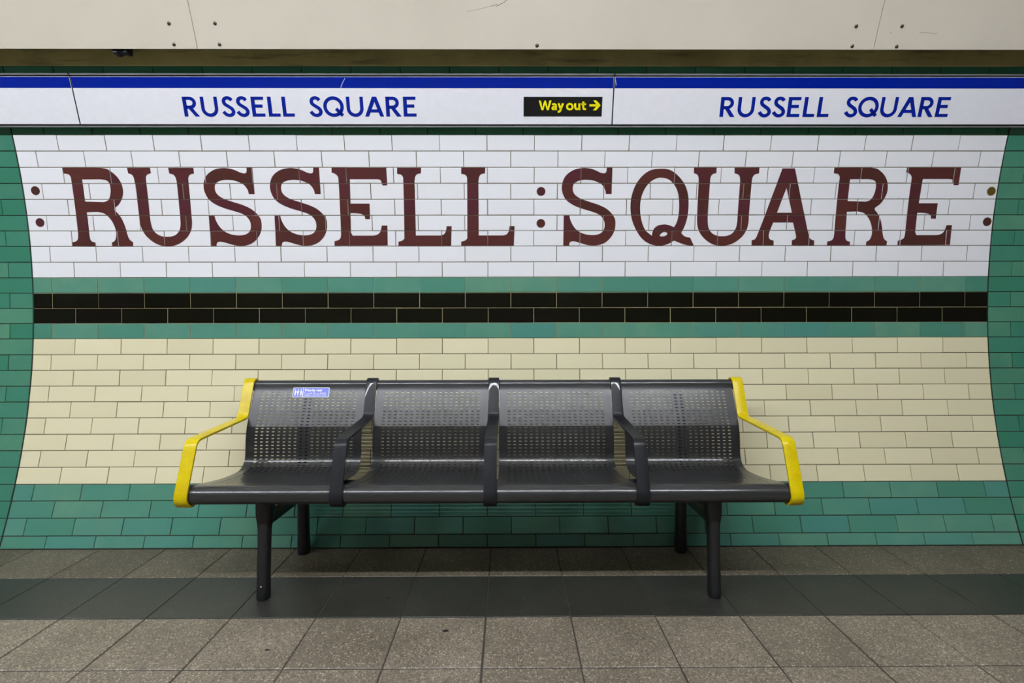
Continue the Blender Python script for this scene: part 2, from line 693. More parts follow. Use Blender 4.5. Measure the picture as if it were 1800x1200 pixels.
NR = len(ROWS_Y) - 1
pavers('terrazzo_paving', list(range(2, NR)), M['terrazzo'], 0.0055, 0.0022)
pavers('grubby_paving_strip', [0], M['terrazzo_dirty'], 0.0045, 0.002)
pavers('green_paving_strip', [1], M['terrazzo_green'], 0.004, 0.0015, 0.003)
mb = MB()
mb.box(-XEND, XEND, EDGE_Y, ROWS_Y[-1] - 0.003, -0.004, 0.0)
mb.build('platform_edging', M['edge'], floor)


def floor_pt(px, py):
    o, d = ray(px, py)
    t = -o.z / d.z
    return o + d * t


for (px, py, rx, ry) in ((783, 1108, 0.012, 0.009), (470, 1142, 0.010, 0.006), (683, 1051, 0.006, 0.004), (718, 1043, 0.003, 0.002)):
    p = floor_pt(px, py)
    n = 12
    rim = [(p.x + rx * cos(2 * pi * i / n) * random.uniform(0.6, 1.1), p.y + ry * sin(2 * pi * i / n) * random.uniform(0.6, 1.2)) for i in range(n)]
    mb = MB()
    mb.loft([[(x, y, -0.0006) for x, y in rim], [(p.x + (x - p.x) * 0.8, p.y + (y - p.y) * 0.8, 0.0006) for x, y in rim]])
    mb.build('gum_stain', M['joint_black'], floor)

# painted ledge above the tiles
ledge = struct(arc_sheet('trim_1', -XEND, XEND, hit_cyl(900, 117)[1], 0.56, R - 0.018, 0.016, 14, M['olive_paint'], None, 0.004))

# ------------------------------------------------------------------ the tiled station name
LET = {}
LET['R'] = ((100, 280), [[(75, 110, 1), (575, 112, 1), (640, 122), (690, 145), (780, 215), (845, 310), (873, 420), (860, 510), (820, 590), (765, 640, 1),
                          (757, 655, 1), (765, 675, 1), (812, 722), (865, 800), (905, 900), (928, 985), (958, 1055), (1005, 1092, 1), (1005, 1142, 1),
                          (728, 1142, 1), (726, 1095, 1), (765, 1070), (783, 1015), (778, 940), (745, 850), (695, 775), (625, 715), (540, 692, 1),
                          (395, 697, 1), (430, 990, 1), (442, 1055), (470, 1085), (508, 1094, 1), (512, 1142, 1), (207, 1142, 1), (204, 1092, 1), (250, 1080),
                          (277, 1050), (280, 990, 1), (193, 300, 1), (182, 235), (150, 197), (90, 187, 1)],
                         [(332, 265, 1), (570, 263, 1), (645, 275), (690, 315), (708, 400), (700, 485), (672, 540), (620, 563, 1), (372, 556, 1)]])
LET['U'] = ((1200, 280), [[(148, 110, 1), (448, 110, 1), (445, 180, 1), (395, 197), (368, 235), (360, 295, 1), (330, 740, 1), (330, 830), (345, 915), (390, 975),
                           (450, 1005), (520, 1013), (590, 1005), (650, 975), (695, 915), (715, 840), (723, 740, 1), (757, 295, 1), (752, 235), (730, 200), (683, 185, 1),
                           (683, 110, 1), (1012, 110, 1), (1006, 185, 1), (950, 200), (920, 240), (910, 295, 1), (872, 740, 1), (865, 840), (840, 930), (785, 1015),
                           (700, 1085), (605, 1127), (510, 1136), (420, 1127), (330, 1083), (253, 1010), (208, 930), (190, 840), (190, 740, 1), (210, 295, 1), (207, 235),
                           (190, 200), (148, 182, 1)]])
LET['S'] = ((970, 280), [[(800, 110, 1), (788, 457, 1), (712, 457, 1), (700, 395), (660, 335), (600, 298), (530, 275), (450, 268), (380, 275), (315, 300), (285, 335),
                          (275, 385), (285, 435), (320, 480), (390, 522), (500, 560), (620, 600), (720, 650), (790, 715), (830, 780), (838, 850), (828, 930), (790, 1010),
                          (720, 1085), (640, 1123), (560, 1135), (480, 1130), (390, 1107), (310, 1083), (260, 1082), (236, 1098), (226, 1135, 1), (150, 1135, 1),
                          (157, 740, 1), (233, 740, 1), (245, 800), (285, 880), (340, 940), (420, 980), (510, 997), (590, 992), (650, 968), (685, 925), (697, 870),
                          (690, 815), (660, 762), (600, 715), (500, 680), (370, 640), (260, 590), (185, 530), (145, 455), (131, 375), (145, 290), (185, 215), (250, 160),
                          (330, 125), (430, 113), (520, 124), (590, 150), (640, 174), (690, 183), (716, 165), (725, 110, 1)]])
LET['E'] = ((570, 280), [[(97, 110, 1), (818, 110, 1), (832, 343, 1), (766, 343, 1), (752, 295), (735, 270), (698, 262, 1), (338, 262, 1), (346, 583, 1), (598, 583, 1),
                          (605, 788, 1), (543, 788, 1), (528, 745), (490, 720), (420, 709), (346, 707, 1), (354, 965, 1), (375, 1005, 1), (640, 1005, 1), (695, 993),
                          (738, 955), (760, 872, 1), (833, 872, 1), (838, 1134, 1), (136, 1138, 1), (136, 1080, 1), (188, 1062), (215, 1035), (222, 985, 1), (190, 290, 1),
                          (182, 232), (150, 195), (97, 172, 1)]])
LET['L'] = ((570, 280), [[(960, 110, 1), (1277, 110, 1), (1275, 185, 1), (1225, 196), (1198, 235), (1190, 290, 1), (1208, 1003, 1), (1530, 1003, 1), (1575, 988),
                          (1603, 945), (1613, 880, 1), (1680, 880, 1), (1673, 1138, 1), (978, 1138, 1), (978, 1085, 1), (1025, 1072), (1057, 1045, 1), (1042, 290, 1),
                          (1038, 238), (1015, 205), (960, 190, 1)]])
LET['Q'] = ((970, 280), [[(1450, 122), (1560, 140), (1660, 210), (1740, 310), (1785, 420), (1803, 560), (1790, 740), (1755, 870), (1705, 970, 1), (1738, 1005), (1780, 1025),
                          (1822, 1030, 1), (1868, 1130, 1), (1840, 1137, 1), (1775, 1130), (1700, 1107), (1610, 1070, 1), (1540, 1110), (1450, 1137), (1370, 1135),
                          (1270, 1105), (1180, 1035), (1110, 930), (1060, 810), (1038, 680), (1042, 540), (1070, 420), (1120, 310), (1200, 210), (1310, 140)],
                         [(1440, 240), (1370, 255), (1290, 305), (1225, 390), (1180, 500), (1163, 620), (1170, 740), (1195, 850), (1240, 940), (1320, 1008, 1),
                          (1327, 960), (1353, 905), (1410, 868), (1490, 857), (1550, 869), (1610, 893, 1), (1645, 830), (1668, 740), (1678, 620), (1670, 480),
                          (1640, 380), (1590, 305), (1530, 260)],
                         [(1420, 1012, 1), (1437, 980), (1480, 957), (1525, 970, 1), (1508, 1000), (1465, 1015)]])
LET['A'] = ((1200, 280), [[(1315, 118, 1), (1480, 118, 1), (1520, 320, 1), (1605, 735, 1), (1663, 1015, 1), (1690, 1053), (1733, 1068, 1), (1733, 1132, 1), (1436, 1132, 1),
                           (1438, 1065, 1), (1475, 1053), (1494, 1028), (1490, 985, 1), (1453, 832, 1), (1192, 832, 1), (1140, 965, 1), (1133, 1010), (1150, 1053),
                           (1198, 1070, 1), (1198, 1132, 1), (907, 1132, 1), (908, 1065, 1), (950, 1053), (975, 1015, 1), (1005, 940, 1), (1085, 735, 1), (1240, 320, 1)],
                          [(1368, 378, 1), (1440, 703, 1), (1243, 703, 1)]])
# own reference corner of each traced letter and the foot of every letter along the wall
REF = {'R': (204, 1142), 'U': (500, 1135), 'S': (150, 1135), 'E': (136, 1138), 'L': (978, 1138)}
NAME = [('R', (127.4, 432.3)), ('U', (293.3, 431.8)), ('S', (370.4, 432)), ('S', (485.1, 432)), ('E', (588.1, 431.8)), ('L', (700.4, 431.8)), ('L', (810.7, 431.8)),
        ('S', (990, 431.3)), ('Q', None), ('U', (1266.7, 431.3)), ('A', None), ('R', (1453.1, 431.6)), ('E', (1577.1, 430.7))]


def row_of(k):
    return PHI[k], PHI[k + 1]


def inlay(name, polys, mat, parent, lift=0.0007):
    """lay flat-coloured glaze pieces into the courses: cut along the tile joints, one piece per tile"""
    V, Fc, T = [], [], []
    for k in range(0, 9):
        pt, pb = row_of(k)
        g = GAP / 2 / R
        xs = joints(XL, XR, course_offset(k))
        a3, b3 = P(0, pt), P(0, pb)
        nrm = Vector((0, -cos((pt + pb) / 2), -sin((pt + pb) / 2)))
        for i in range(len(xs) - 1):
            tint = random.random()
            for poly in polys:
                q = clip_half(poly, 1, pt - g, -1)
                if len(q) > 2:
                    q = clip_half(q, 1, pb + g, 1)
                if len(q) > 2:
                    q = clip_half(q, 0, xs[i] + GAP / 2, 1)
                if len(q) > 2:
                    q = clip_half(q, 0, xs[i + 1] - GAP / 2, -1)
                if len(q) < 3:
                    continue
                b = len(V)
                for (x, ph) in q:
                    t = (ph - pt) / (pb - pt)
                    p3 = a3.lerp(b3, t) + nrm * lift
                    V.append((x, p3.y, p3.z))
                Fc.append(tuple(range(b, b + len(q))))
                T.append(tint)
    o = from_py(name, V, Fc, mat, parent, T)
    bm = bmesh.new()
    bm.from_mesh(o.data)
    bmesh.ops.remove_doubles(bm, verts=bm.verts, dist=1e-6)
    for f in bm.faces:
        if f.normal.y > 0:
            f.normal_flip()
    bm.to_mesh(o.data)
    bm.free()
    return o


def px_tri_to_wall(loops_px, shift=0.0):
    loops = [[hit_cyl(*p) for p in l_] for l_ in loops_px]
    loops = [[(x + shift, ph) for (x, ph) in l_] for l_ in loops]
    return triangles(loops)


for ch, foot in NAME:
    (ox, oy), raw = LET[ch]
    loops = [[(ox + u / 7.5, oy + v / 7.5) for (u, v) in spline(l_, True)] for l_ in raw]
    sh = 0.0
    if foot:
        ru, rv = REF[ch]
        sh = hit_cyl(*foot)[0] - hit_cyl(ox + ru / 7.5, oy + rv / 7.5)[0]
    inlay('station_name_letter', px_tri_to_wall(loops, sh), M['letter_tile'], wall)
for (px, py) in ((62.5, 335), (70.5, 391), (951, 336.3), (950.7, 392.5), (1742.3, 336), (1735, 389.6)):
    x0, p0 = hit_cyl(px, py)
    loop = [(x0 + 0.0215 * cos(2 * pi * i / 28), p0 + 0.0215 / R * sin(2 * pi * i / 28)) for i in range(28)]
    inlay('name_dot', triangles([loop]), M['olive_dot'] if px > 1741 else M['letter_tile'], wall)

# ------------------------------------------------------------------ name frieze signs
SB = Vector((0, 2.585, H + 350.0 / F_PX * 2.585))     # lower front edge of the signs
ST = Vector((0, 2.523, H + 433.7 / F_PX * 2.523))   # upper front edge
SUP = (ST - SB).normalized()
SN = Vector((0, -SUP.z, SUP.y))                        # outward, towards the platform
SH = (ST - SB).length


def S3(x, t, lift=0.0):
    p = SB + SUP * t + SN * lift
    return Vector((x, p.y, p.z))


def hit_sign(px, py):
    o, d = ray(px, py)
    t = (SB - o).dot(SN) / d.dot(SN)
    p = o + d * t
    return p.x, (p - SB).dot(SUP)


def flat_on_sign(name, polys, mat, parent, lift, thick=0.0006):
    V, Fc = [], []
    for q in polys:
        b = len(V)
        n = len(q)
        V += [S3(x, t, lift) for (x, t) in q]
        Fc.append(tuple(range(b, b + n)))
    o = from_py(name, V, Fc, mat, None)
    bm = bmesh.new()
    bm.from_mesh(o.data)
    for f in bm.faces:
        if f.normal.dot(SN) < 0:
            f.normal_flip()
    bm.to_mesh(o.data)
    bm.free()
    return keep(o, parent)


def slab(name, x0, x1, t0, t1, l0, l1, mat, parent, bevel=0.0):
    mb = MB()
    mb.add([S3(x, t, l_) for x in (x0, x1) for t in (t0, t1) for l_ in (l0, l1)],
           [(0, 1, 3, 2), (4, 6, 7, 5), (0, 4, 5, 1), (2, 3, 7, 6), (0, 2, 6, 4), (1, 5, 7, 3)])
    return keep(mb.build(name, mat, None, bevel=bevel), parent)


SW = 0.175                                            # stem of the sans capitals, in cap heights


def arc(cx, cy, r, a0, a1, n=14):
    return [(cx + r * cos(a0 + (a1 - a0) * i / n), cy + r * sin(a0 + (a1 - a0) * i / n)) for i in range(n + 1)]


def glyph(ch):
    if ch == 'R':
        q = [[(0, 0), (0.18, 0), (0.18, 1), (0, 1)]]
        q += stroke2d([(0.09, 0.918), (0.32, 0.918)] + arc(0.33, 0.695, 0.223, pi / 2, -pi / 2) + [(0.32, 0.472), (0.09, 0.472)], 0.165)
        q += [[(0.215, 0.44), (0.43, 0.44), (0.735, 0), (0.515, 0)]]
        return q
    if ch == 'U':
        return stroke2d([(0.09, 1), (0.09, 0.42)] + arc(0.43, 0.41, 0.34, pi, 2 * pi, 18) + [(0.77, 0.42), (0.77, 1)], SW)
    if ch == 'S':
        c = [(0.53, 0.815), (0.45, 0.905), (0.33, 0.938), (0.205, 0.89), (0.15, 0.765), (0.19, 0.635), (0.335, 0.52), (0.485, 0.41), (0.56, 0.265),
             (0.515, 0.135), (0.39, 0.066), (0.25, 0.085), (0.15, 0.165), (0.085, 0.255)]
        return stroke2d(spline(c, False, 5), SW * 0.98)
    if ch == 'E':
        return [[(0, 0), (0.18, 0), (0.18, 1), (0, 1)], [(0.17, 0.84), (0.60, 0.84), (0.60, 1), (0.17, 1)],
                [(0.17, 0.45), (0.53, 0.45), (0.53, 0.61), (0.17, 0.61)], [(0.17, 0), (0.615, 0), (0.615, 0.16), (0.17, 0.16)]]
    if ch == 'L':
        return [[(0, 0), (0.18, 0), (0.18, 1), (0, 1)], [(0.17, 0), (0.56, 0), (0.56, 0.16), (0.17, 0.16)]]
    if ch == 'Q':
        return stroke2d(arc(0.5, 0.5, 0.43, 0, 2 * pi, 40)[:-1], SW, True) + stroke2d([(0.62, 0.40), (0.94, 0.05)], SW)
    if ch == 'A':
        return [[(0, 0), (0.19, 0), (0.487, 0.735), (0.487, 1), (0.385, 1)], [(0.72, 0), (0.91, 0), (0.59, 1), (0.487, 1), (0.487, 0.735)],
                [(0.24, 0.205), (0.69, 0.205), (0.64, 0.365), (0.30, 0.365)]]


def sign_word(parent, spots, base_y, cap_y, mat, lift):
    for ch, px in spots:
        x0, t0 = hit_sign(px, base_y)
        _, t1 = hit_sign(px, cap_y)
        h = t1 - t0
        kx = h * (1.06 if ch in 'UQ' else 1.125)
        flat_on_sign('letter', [[(x0 + a * kx, t0 + b * h) for (a, b) in q] for q in glyph(ch)], mat, parent, lift)


GAPX = 0.0055
xs1 = hit_sign(141, 218.5)[0]
xs2 = hit_sign(1075.8, 219)[0]
band_lo, band_hi = hit_sign(600, 154.8)[1], hit_sign(600, 135.3)[1]


def frieze(x0, x1, label):
    s = empty('name_sign', ((x0 + x1) / 2, SB.y, SB.z))
    tag(s, label, 'sign', 'enamel frieze signs above the tiled name')
    slab('panel', x0, x1, 0.0, SH, -0.010, 0.0, M['sign_white'], s, 0.0012)
    slab('blue_band', x0 + 0.0012, x1 - 0.0012, band_lo, band_hi, -0.001, 0.0006, M['sign_blue'], s)
    return s


s_left = frieze(xs1 - 2.60, xs1 - GAPX / 2, 'white enamel frieze sign with a blue top band, blank, cut off at the left edge')
s_mid = frieze(xs1 + GAPX / 2, xs2 - GAPX / 2, 'white enamel RUSSELL SQUARE frieze sign that also carries the black Way out plate')
s_right = frieze(xs2 + GAPX / 2, xs2 + 2.60, 'white enamel RUSSELL SQUARE frieze sign at right, without a Way out plate')

bx = lambda u: 310 + u / 7.5
bx2 = lambda u: 530 + u / 7.5
sign_word(s_mid, [('R', bx(113)), ('U', bx(346)), ('S', bx(610)), ('S', bx(798)), ('E', bx(1009)), ('L', bx(1224)), ('L', bx(1411)),
                  ('S', bx2(108)), ('Q', bx2(304)), ('U', bx2(604)), ('A', bx2(840)), ('R', bx2(1119)), ('E', bx2(1349))], 204.9, 169.7, M['text_blue'], 0.0007)
sign_word(s_right, [('R', 1264.1), ('U', 1294.6), ('S', 1330.2), ('S', 1355), ('E', 1382), ('L', 1410), ('L', 1435),
                    ('S', 1481.5), ('Q', 1506), ('U', 1544.2), ('A', 1576.7), ('R', 1612.3), ('E', 1642.3)], 205.6, 170.4, M['text_blue'], 0.0007)


def wpx(u, v):
    return (900 + u / 9.0, 150 + v / 9.0)


plate_loop = [hit_sign(*wpx(u, v)) for (u, v) in ((182, 492), (1416, 492), (1432, 180), (182, 180))]
px0 = plate_loop[0][0]
px1 = (plate_loop[1][0] + plate_loop[2][0]) / 2
way = slab('way_out_plate', px0, px1, plate_loop[0][1], plate_loop[3][1], -0.001, 0.0008, M['sign_black'], s_mid)


def on_sign_px(quads):
    return [[hit_sign(*wpx(u, v)) for (u, v) in q] for q in quads]


W_ = 35
def trim(quads, v0, v1):
    out = []
    for q in quads:
        q = clip_half(q, 1, v0, 1)
        if len(q) > 2:
            q = clip_half(q, 1, v1, -1)
        if len(q) > 2:
            out.append(q)
    return out


for qs in (trim(stroke2d([(434, 225), (482, 398), (523, 246), (564, 398), (611, 225)], W_), 239, 392),
           stroke2d(spline([(637, 306), (662, 296), (688, 306), (694, 335), (694, 392)], False, 5), 31)
           + stroke2d(spline([(694, 336), (655, 342), (637, 362), (655, 380), (694, 362)], False, 5), 27),
           stroke2d([(734, 284), (777, 388)], 33) + stroke2d(spline([(806, 284), (770, 378), (752, 412), (722, 418)], False, 5), 33),
           stroke2d([(914 + 44 * cos(a * pi / 12), 337 + 43 * sin(a * pi / 12)) for a in range(24)], 32, True),
           stroke2d(spline([(1000, 284), (1000, 345), (1014, 374), (1040, 372), (1064, 350)], False, 5), 32) + stroke2d([(1064, 284), (1064, 392)], 32),
           stroke2d(spline([(1129, 256), (1127, 345), (1138, 374), (1172, 374)], False, 5), 32) + stroke2d([(1094, 298), (1172, 298)], 27)):
    flat_on_sign('letter', on_sign_px(qs), M['yellow_text'], s_mid, 0.0013)
qs = [[(1224, 299), (1350, 299), (1350, 334), (1224, 334)], [(1283, 237), (1332, 237), (1402, 316), (1345, 316)], [(1345, 316), (1402, 316), (1330, 396), (1278, 396)]]
flat_on_sign('direction_arrow', on_sign_px(qs), M['yellow_text'], s_mid, 0.0013)
qs = stroke2d([(606.5, 137.5), (602, 146), (599, 154)], 1.5)
flat_on_sign('scratch', [[hit_sign(*p) for p in q] for q in qs], M['scratch_pale'], s_mid, 0.0012)
qs = stroke2d([(1080.6, 135), (1082, 142), (1083.5, 150)], 1.3)
flat_on_sign('scratch', [[hit_sign(*p) for p in q] for q in qs], M['scratch_pale'], s_right, 0.0012)

for xg in (xs1, xs2):
    slab('gap_shade_strip', xg - GAPX / 2 - 0.0002, xg + GAPX / 2 + 0.0002, -0.0005, SH + 0.0005, -0.0098, -0.0008, M['dark_void'], s_mid)  # dark strip fills each open gap between signs, standing in for its shade
rail = empty('sign_channel', (0, SB.y, SB.z))
tag(rail, 'grey metal channel frame running the length of the wall behind the frieze signs', 'rail')
slab('back_plate', -XEND + 0.05, XEND - 0.05, -0.006, SH + 0.012, -0.026, -0.0105, M['dark_void'], rail)
slab('top_channel', -XEND + 0.05, XEND - 0.05, SH + 0.0055, SH + 0.0125, -0.030, 0.004, M['alu'], rail, 0.0008)
slab('bottom_channel', -XEND + 0.05, XEND - 0.05, -0.0135, -0.0065, -0.026, -0.006, M['alu'], rail, 0.0008)
for xg in (xs1, xs2):
    slab('channel_joint', xg - 0.004, xg + 0.004, SH + 0.005, SH + 0.014, -0.02, 0.0048, M['dark_void'], rail)

# ------------------------------------------------------------------ cover panels over the ledge
PH0 = hit_cyl(900, 86.5, R_COVER)[1]
PH1 = PH0 + 0.42
cx1 = hit_cyl(347, 85, R_COVER)[0]
cx2 = hit_cyl(1535, 88, R_COVER)[0]


def cover(x0, x1, label):
    p = P((x0 + x1) / 2, PH0, R_COVER)
    c_ = empty('cover_panel', p)
    tag(c_, label, 'panel', 'cream cover panels above the signs')
    o = arc_sheet('sheet', x0, x1, PH0, PH1, R_COVER, 0.003, 24, M['cover'])
    keep(o, c_)
    return c_


cov_l = cover(cx1 - 4.6, cx1 - 0.0012, 'cream sheet cover panel at the upper left, left of the first seam')
cov_m = cover(cx1 + 0.0012, cx2 - 0.0012, 'long cream sheet cover panel between the two slanting seams')
cov_r = cover(cx2 + 0.0012, cx2 + 4.0, 'cream sheet cover panel at the upper right, right of the second seam')


def screw(px, py, parent):
    x, ph = hit_cyl(px, py, R_COVER)
    c0 = P(x, ph, R_COVER)
    n = Vector((0, -cos(ph), -sin(ph)))
    u = Vector((1, 0, 0))
    w = n.cross(u)
    rings = []
    for (r_, h_) in ((0.0075, 0.0), (0.0078, 0.0012), (0.0062, 0.0032), (0.0035, 0.0045), (0.0006, 0.005)):
        rings.append([c0 + u * r_ * cos(2 * pi * i / 14) + w * r_ * sin(2 * pi * i / 14) + n * h_ for i in range(14)])
    mb = MB()
    mb.loft(rings)
    return keep(mb.build('screw', M['screw'], None, smooth=True), parent)


for (px, py, c_) in ((297, 41, cov_l), (306, 78, cov_l), (378, 41, cov_m), (386, 78, cov_m), (944, 80, cov_m), (1505, 46, cov_m), (1498, 81, cov_m),
                     (1585.5, 46, cov_r), (1576, 82, cov_r)):
    screw(px, py, c_)


def cover_strokes(strokes, parent):
    for pts, w in strokes:
        V, Fc = [], []
        for q in stroke2d(pts, w):
            b = len(V)
            for p_ in q:
                x, ph = hit_cyl(*p_, R_COVER)
                V.append(P(x, ph, R_COVER - 0.0003))
            Fc.append((b + 3, b + 2, b + 1, b))
        keep(from_py('scratch', V, Fc, M['scratch']), parent)


cover_strokes([([(891, 0.5), (884, 5), (877, 9), (871, 12)], 1.0), ([(874.5, 7.2), (868, 9.6), (862, 11)], 0.9), ([(862, 11), (850, 14), (838, 17), (820, 20.5)], 0.5)], cov_m)
cover_strokes([([(1616, 57), (1622, 57.6), (1630, 57.4), (1640, 59), (1648, 58.6)], 0.6), ([(1565, 57.4), (1567, 57.6)], 1.2)], cov_r)
# dark bracket just below the left panel
o, d = ray(216, 91)
t_ = (2.45 - o.y) / d.y
bp = o + d * t_
mb = MB()
mb.box(bp.x - 0.024, bp.x + 0.024, 2.432, 2.468, 2.2455, 2.29)
mb.box(bp.x - 0.034, bp.x - 0.012, 2.430, 2.472, 2.2415, 2.28)
mb.box(bp.x + 0.014, bp.x + 0.030, 2.430, 2.472, 2.2435, 2.28)
keep(mb.build('bracket', M['rubber'], None, bevel=0.002), cov_l)

# ------------------------------------------------------------------ the bench
BX0, BP = -0.0685, 0.5576
ARMX = [BX0 + BP * (k - 2) for k in range(5)]
FRAMEX = [floor_pt(464.5, 1049)[0], floor_pt(1257.5, 1049)[0]]
bench = empty('platform_bench', (BX0, 2.25, 0))
tag(bench, 'dark grey perforated steel four-seat bench with yellow end armrests, against the tiled wall', 'bench')


def kb(o):
    return keep(o, bench)


def arc_pts(c0, r, a0, a1, n):
    return [(c0[0] + r * cos(a0 + (a1 - a0) * i / n), c0[1] + r * sin(a0 + (a1 - a0) * i / n)) for i in range(n + 1)]


ROLL_T, RT = (2.5335, 0.7625), 0.0225
ROLL_F, RF = (2.024, 0.4165), 0.0335
up_dir = Vector((0.39, 0.92)).normalized()
# seat sheet section in (depth, height), from behind the top roll down to the front roll
sec = arc_pts(ROLL_T, RT, -0.5, pi + 0.0, 14) + [(2.5045, 0.745)]
sec += [(2.4335, 0.5905)]
KINK = len(sec) - 1
sec += spline([(2.4335, 0.5905), (2.4235, 0.545), (2.4205, 0.505), (2.4195, 0.472), (2.412, 0.446), (2.396, 0.4275), (2.370, 0.4165), (2.335, 0.413),
               (2.27, 0.4165), (2.2057, 0.4235), (2.13, 0.4350), (2.058, 0.4465)], False, 4)[1:]
sec += arc_pts(ROLL_F, RF, pi / 2 - 0.1, pi * 2 - 0.4, 18)
# arc length
SL = [0.0]
for a, b in zip(sec, sec[1:]):
    SL.append(SL[-1] + sqrt((a[0] - b[0]) ** 2 + (a[1] - b[1]) ** 2))


def at_s(s):
    for i in range(len(SL) - 1):
        if s <= SL[i + 1] + 1e-9:
            t = (s - SL[i]) / max(1e-9, SL[i + 1] - SL[i])
            return (sec[i][0] + (sec[i + 1][0] - sec[i][0]) * t, sec[i][1] + (sec[i + 1][1] - sec[i][1]) * t)
    return sec[-1]


i0 = 15                                               # end of the top roll
ROWP, COLP, NCOL = 0.0148, 0.02465, 18
s_first = SL[KINK] - 10.5 * 0.0148                              # first row of slots
s_front = SL[-19] - 0.030
ROWP, COLP, NCOL = 0.0148, 0.02465, 18
NROW = int((s_front - s_first) / ROWP)
SLOT_W, SLOT_H = 0.0138, 0.0048
SEAT_W = BP - 0.050


def seat_mesh():
    """perforated sheet: stadium-shaped slots cut in a grid of cells that follow the section"""
    bm = bmesh.new()
    cache = {}

    def vert(x, s):
        key = (round(x * 1e5), round(s * 1e5))
        if key not in cache:
            y, z = at_s(s)
            cache[key] = bm.verts.new((x, y, z))
        return cache[key]

    xw = SEAT_W / 2
    xcols = [(-(NCOL - 1) / 2 + i) * COLP for i in range(NCOL)]
    xb = [xcols[0] - COLP / 2 + i * COLP for i in range(NCOL + 1)]
    s0, s1 = s_first - ROWP / 2, s_first - ROWP / 2 + NROW * ROWP
    sb = [s0 + i * ROWP for i in range(NROW + 1)]
    xs_all = [-xw] + xb + [xw]
    # plain strips above and below the slots
    svals = [s for s in SL if s < s0 - 1e-4] + [s0]
    svals2 = [s1] + [s for s in SL if s > s1 + 1e-4]
    for sv in (svals, svals2):
        for a, b in zip(sv, sv[1:]):
            for x0, x1 in zip(xs_all, xs_all[1:]):
                bm.faces.new((vert(x0, a), vert(x0, b), vert(x1, b), vert(x1, a)))
    hs = [SL[k] for k in range(len(SL))]
    for r_ in range(NROW):
        a, b = sb[r_], sb[r_ + 1]
        bm.faces.new((vert(-xw, a), vert(-xw, b), vert(xb[0], b), vert(xb[0], a)))
        bm.faces.new((vert(xb[-1], a), vert(xb[-1], b), vert(xw, b), vert(xw, a)))
        sm = (a + b) / 2
        for i in range(NCOL):
            x0, x1 = xb[i], xb[i + 1]
            xm = xcols[i]
            hw, hh = SLOT_W / 2, SLOT_H / 2
            hole = [(xm - hw, sm), (xm - hw + 0.0018, sm - hh), (xm + hw - 0.0018, sm - hh), (xm + hw, sm), (xm + hw - 0.0018, sm + hh), (xm - hw + 0.0018, sm + hh)]
            h = [vert(*p) for p in hole]
            c00, c10, c11, c01 = vert(x0, a), vert(x1, a), vert(x1, b), vert(x0, b)
            for f in ((c00, h[0], h[1]), (c00, h[1], h[2], c10), (c10, h[2], h[3]), (c10, h[3], c11), (c11, h[3], h[4]), (c11, h[4], h[5], c01),
                      (c01, h[5], h[0]), (c01, h[0], c00)):
                bm.faces.new(f)
    bmesh.ops.recalc_face_normals(bm, faces=bm.faces)
    # outward = towards the sitter
    bm.faces.ensure_lookup_table()
    ref = min(bm.faces, key=lambda f: (f.calc_center_median() - Vector((0, 2.47, 0.68))).length)
    if ref.normal.y > 0:
        for f in bm.faces:
            f.normal_flip()
    for f in bm.faces:
        f.smooth = True
    ky, kz = sec[KINK]
    for e in bm.edges:
        if all(abs(v.co.y - ky) < 1e-4 and abs(v.co.z - kz) < 1e-4 for v in e.verts):
            e.smooth = False
    me = bpy.data.meshes.new('seat')
    bm.to_mesh(me)
    bm.free()
    me.materials.append(M['seat'])
    return me


seat_me = seat_mesh()
for k in range(4):
    o = bpy.data.objects.new('seat', seat_me)
    COL.objects.link(o)
    o.location = ((ARMX[k] + ARMX[k + 1]) / 2, 0, 0)
    kb(o)
    md = o.modifiers.new('thickness', 'SOLIDIFY')
    md.thickness = 0.0046
    md.offset = -1
    es = o.modifiers.new('sharp_slots', 'EDGE_SPLIT')
    es.split_angle = math.radians(40)
    es.use_edge_sharp = True

# armrests: a flat strap that wraps the back roll, runs forward and wraps the front roll


def rounded(path, r):
    """round the inner corners of a 2D polyline; r per corner"""
    out = [path[0]]
    for i in range(1, len(path) - 1):
        p = Vector(path[i])
        a, b = Vector(path[i - 1]), Vector(path[i + 1])
        d1, d2 = (a - p).normalized(), (b - p).normalized()
        ang = d1.angle(d2)
        rr = r[i]
        if rr <= 0:
            out.append(tuple(p))
            continue
        tl = min(rr / math.tan(ang / 2), (a - p).length * 0.48, (b - p).length * 0.48)
        p1, p2 = p + d1 * tl, p + d2 * tl
        for q in range(8):
            t = q / 7
            out.append(tuple((1 - t) ** 2 * p1 + 2 * t * (1 - t) * p + t * t * p2))
    out.append(path[-1])
    return out


ARM_T, ARM_W = 0.009, 0.047
arm_path = arc_pts(ROLL_T, RT + 0.006, -0.7, pi - 0.35, 12)
mid = [(2.4505, 0.6265), (2.0545, 0.6095), (1.9876, 0.4300)]
body = [arm_path[-1]] + mid
core = rounded(body + [arc_pts(ROLL_F, RF + 0.006, pi - 0.1, pi, 1)[1]], [0, 0.034, 0.040, 0.06, 0])
arm_path = arm_path[:-1] + core[:-1] + arc_pts(ROLL_F, RF + 0.006, pi, pi * 1.5 + 0.5, 12)


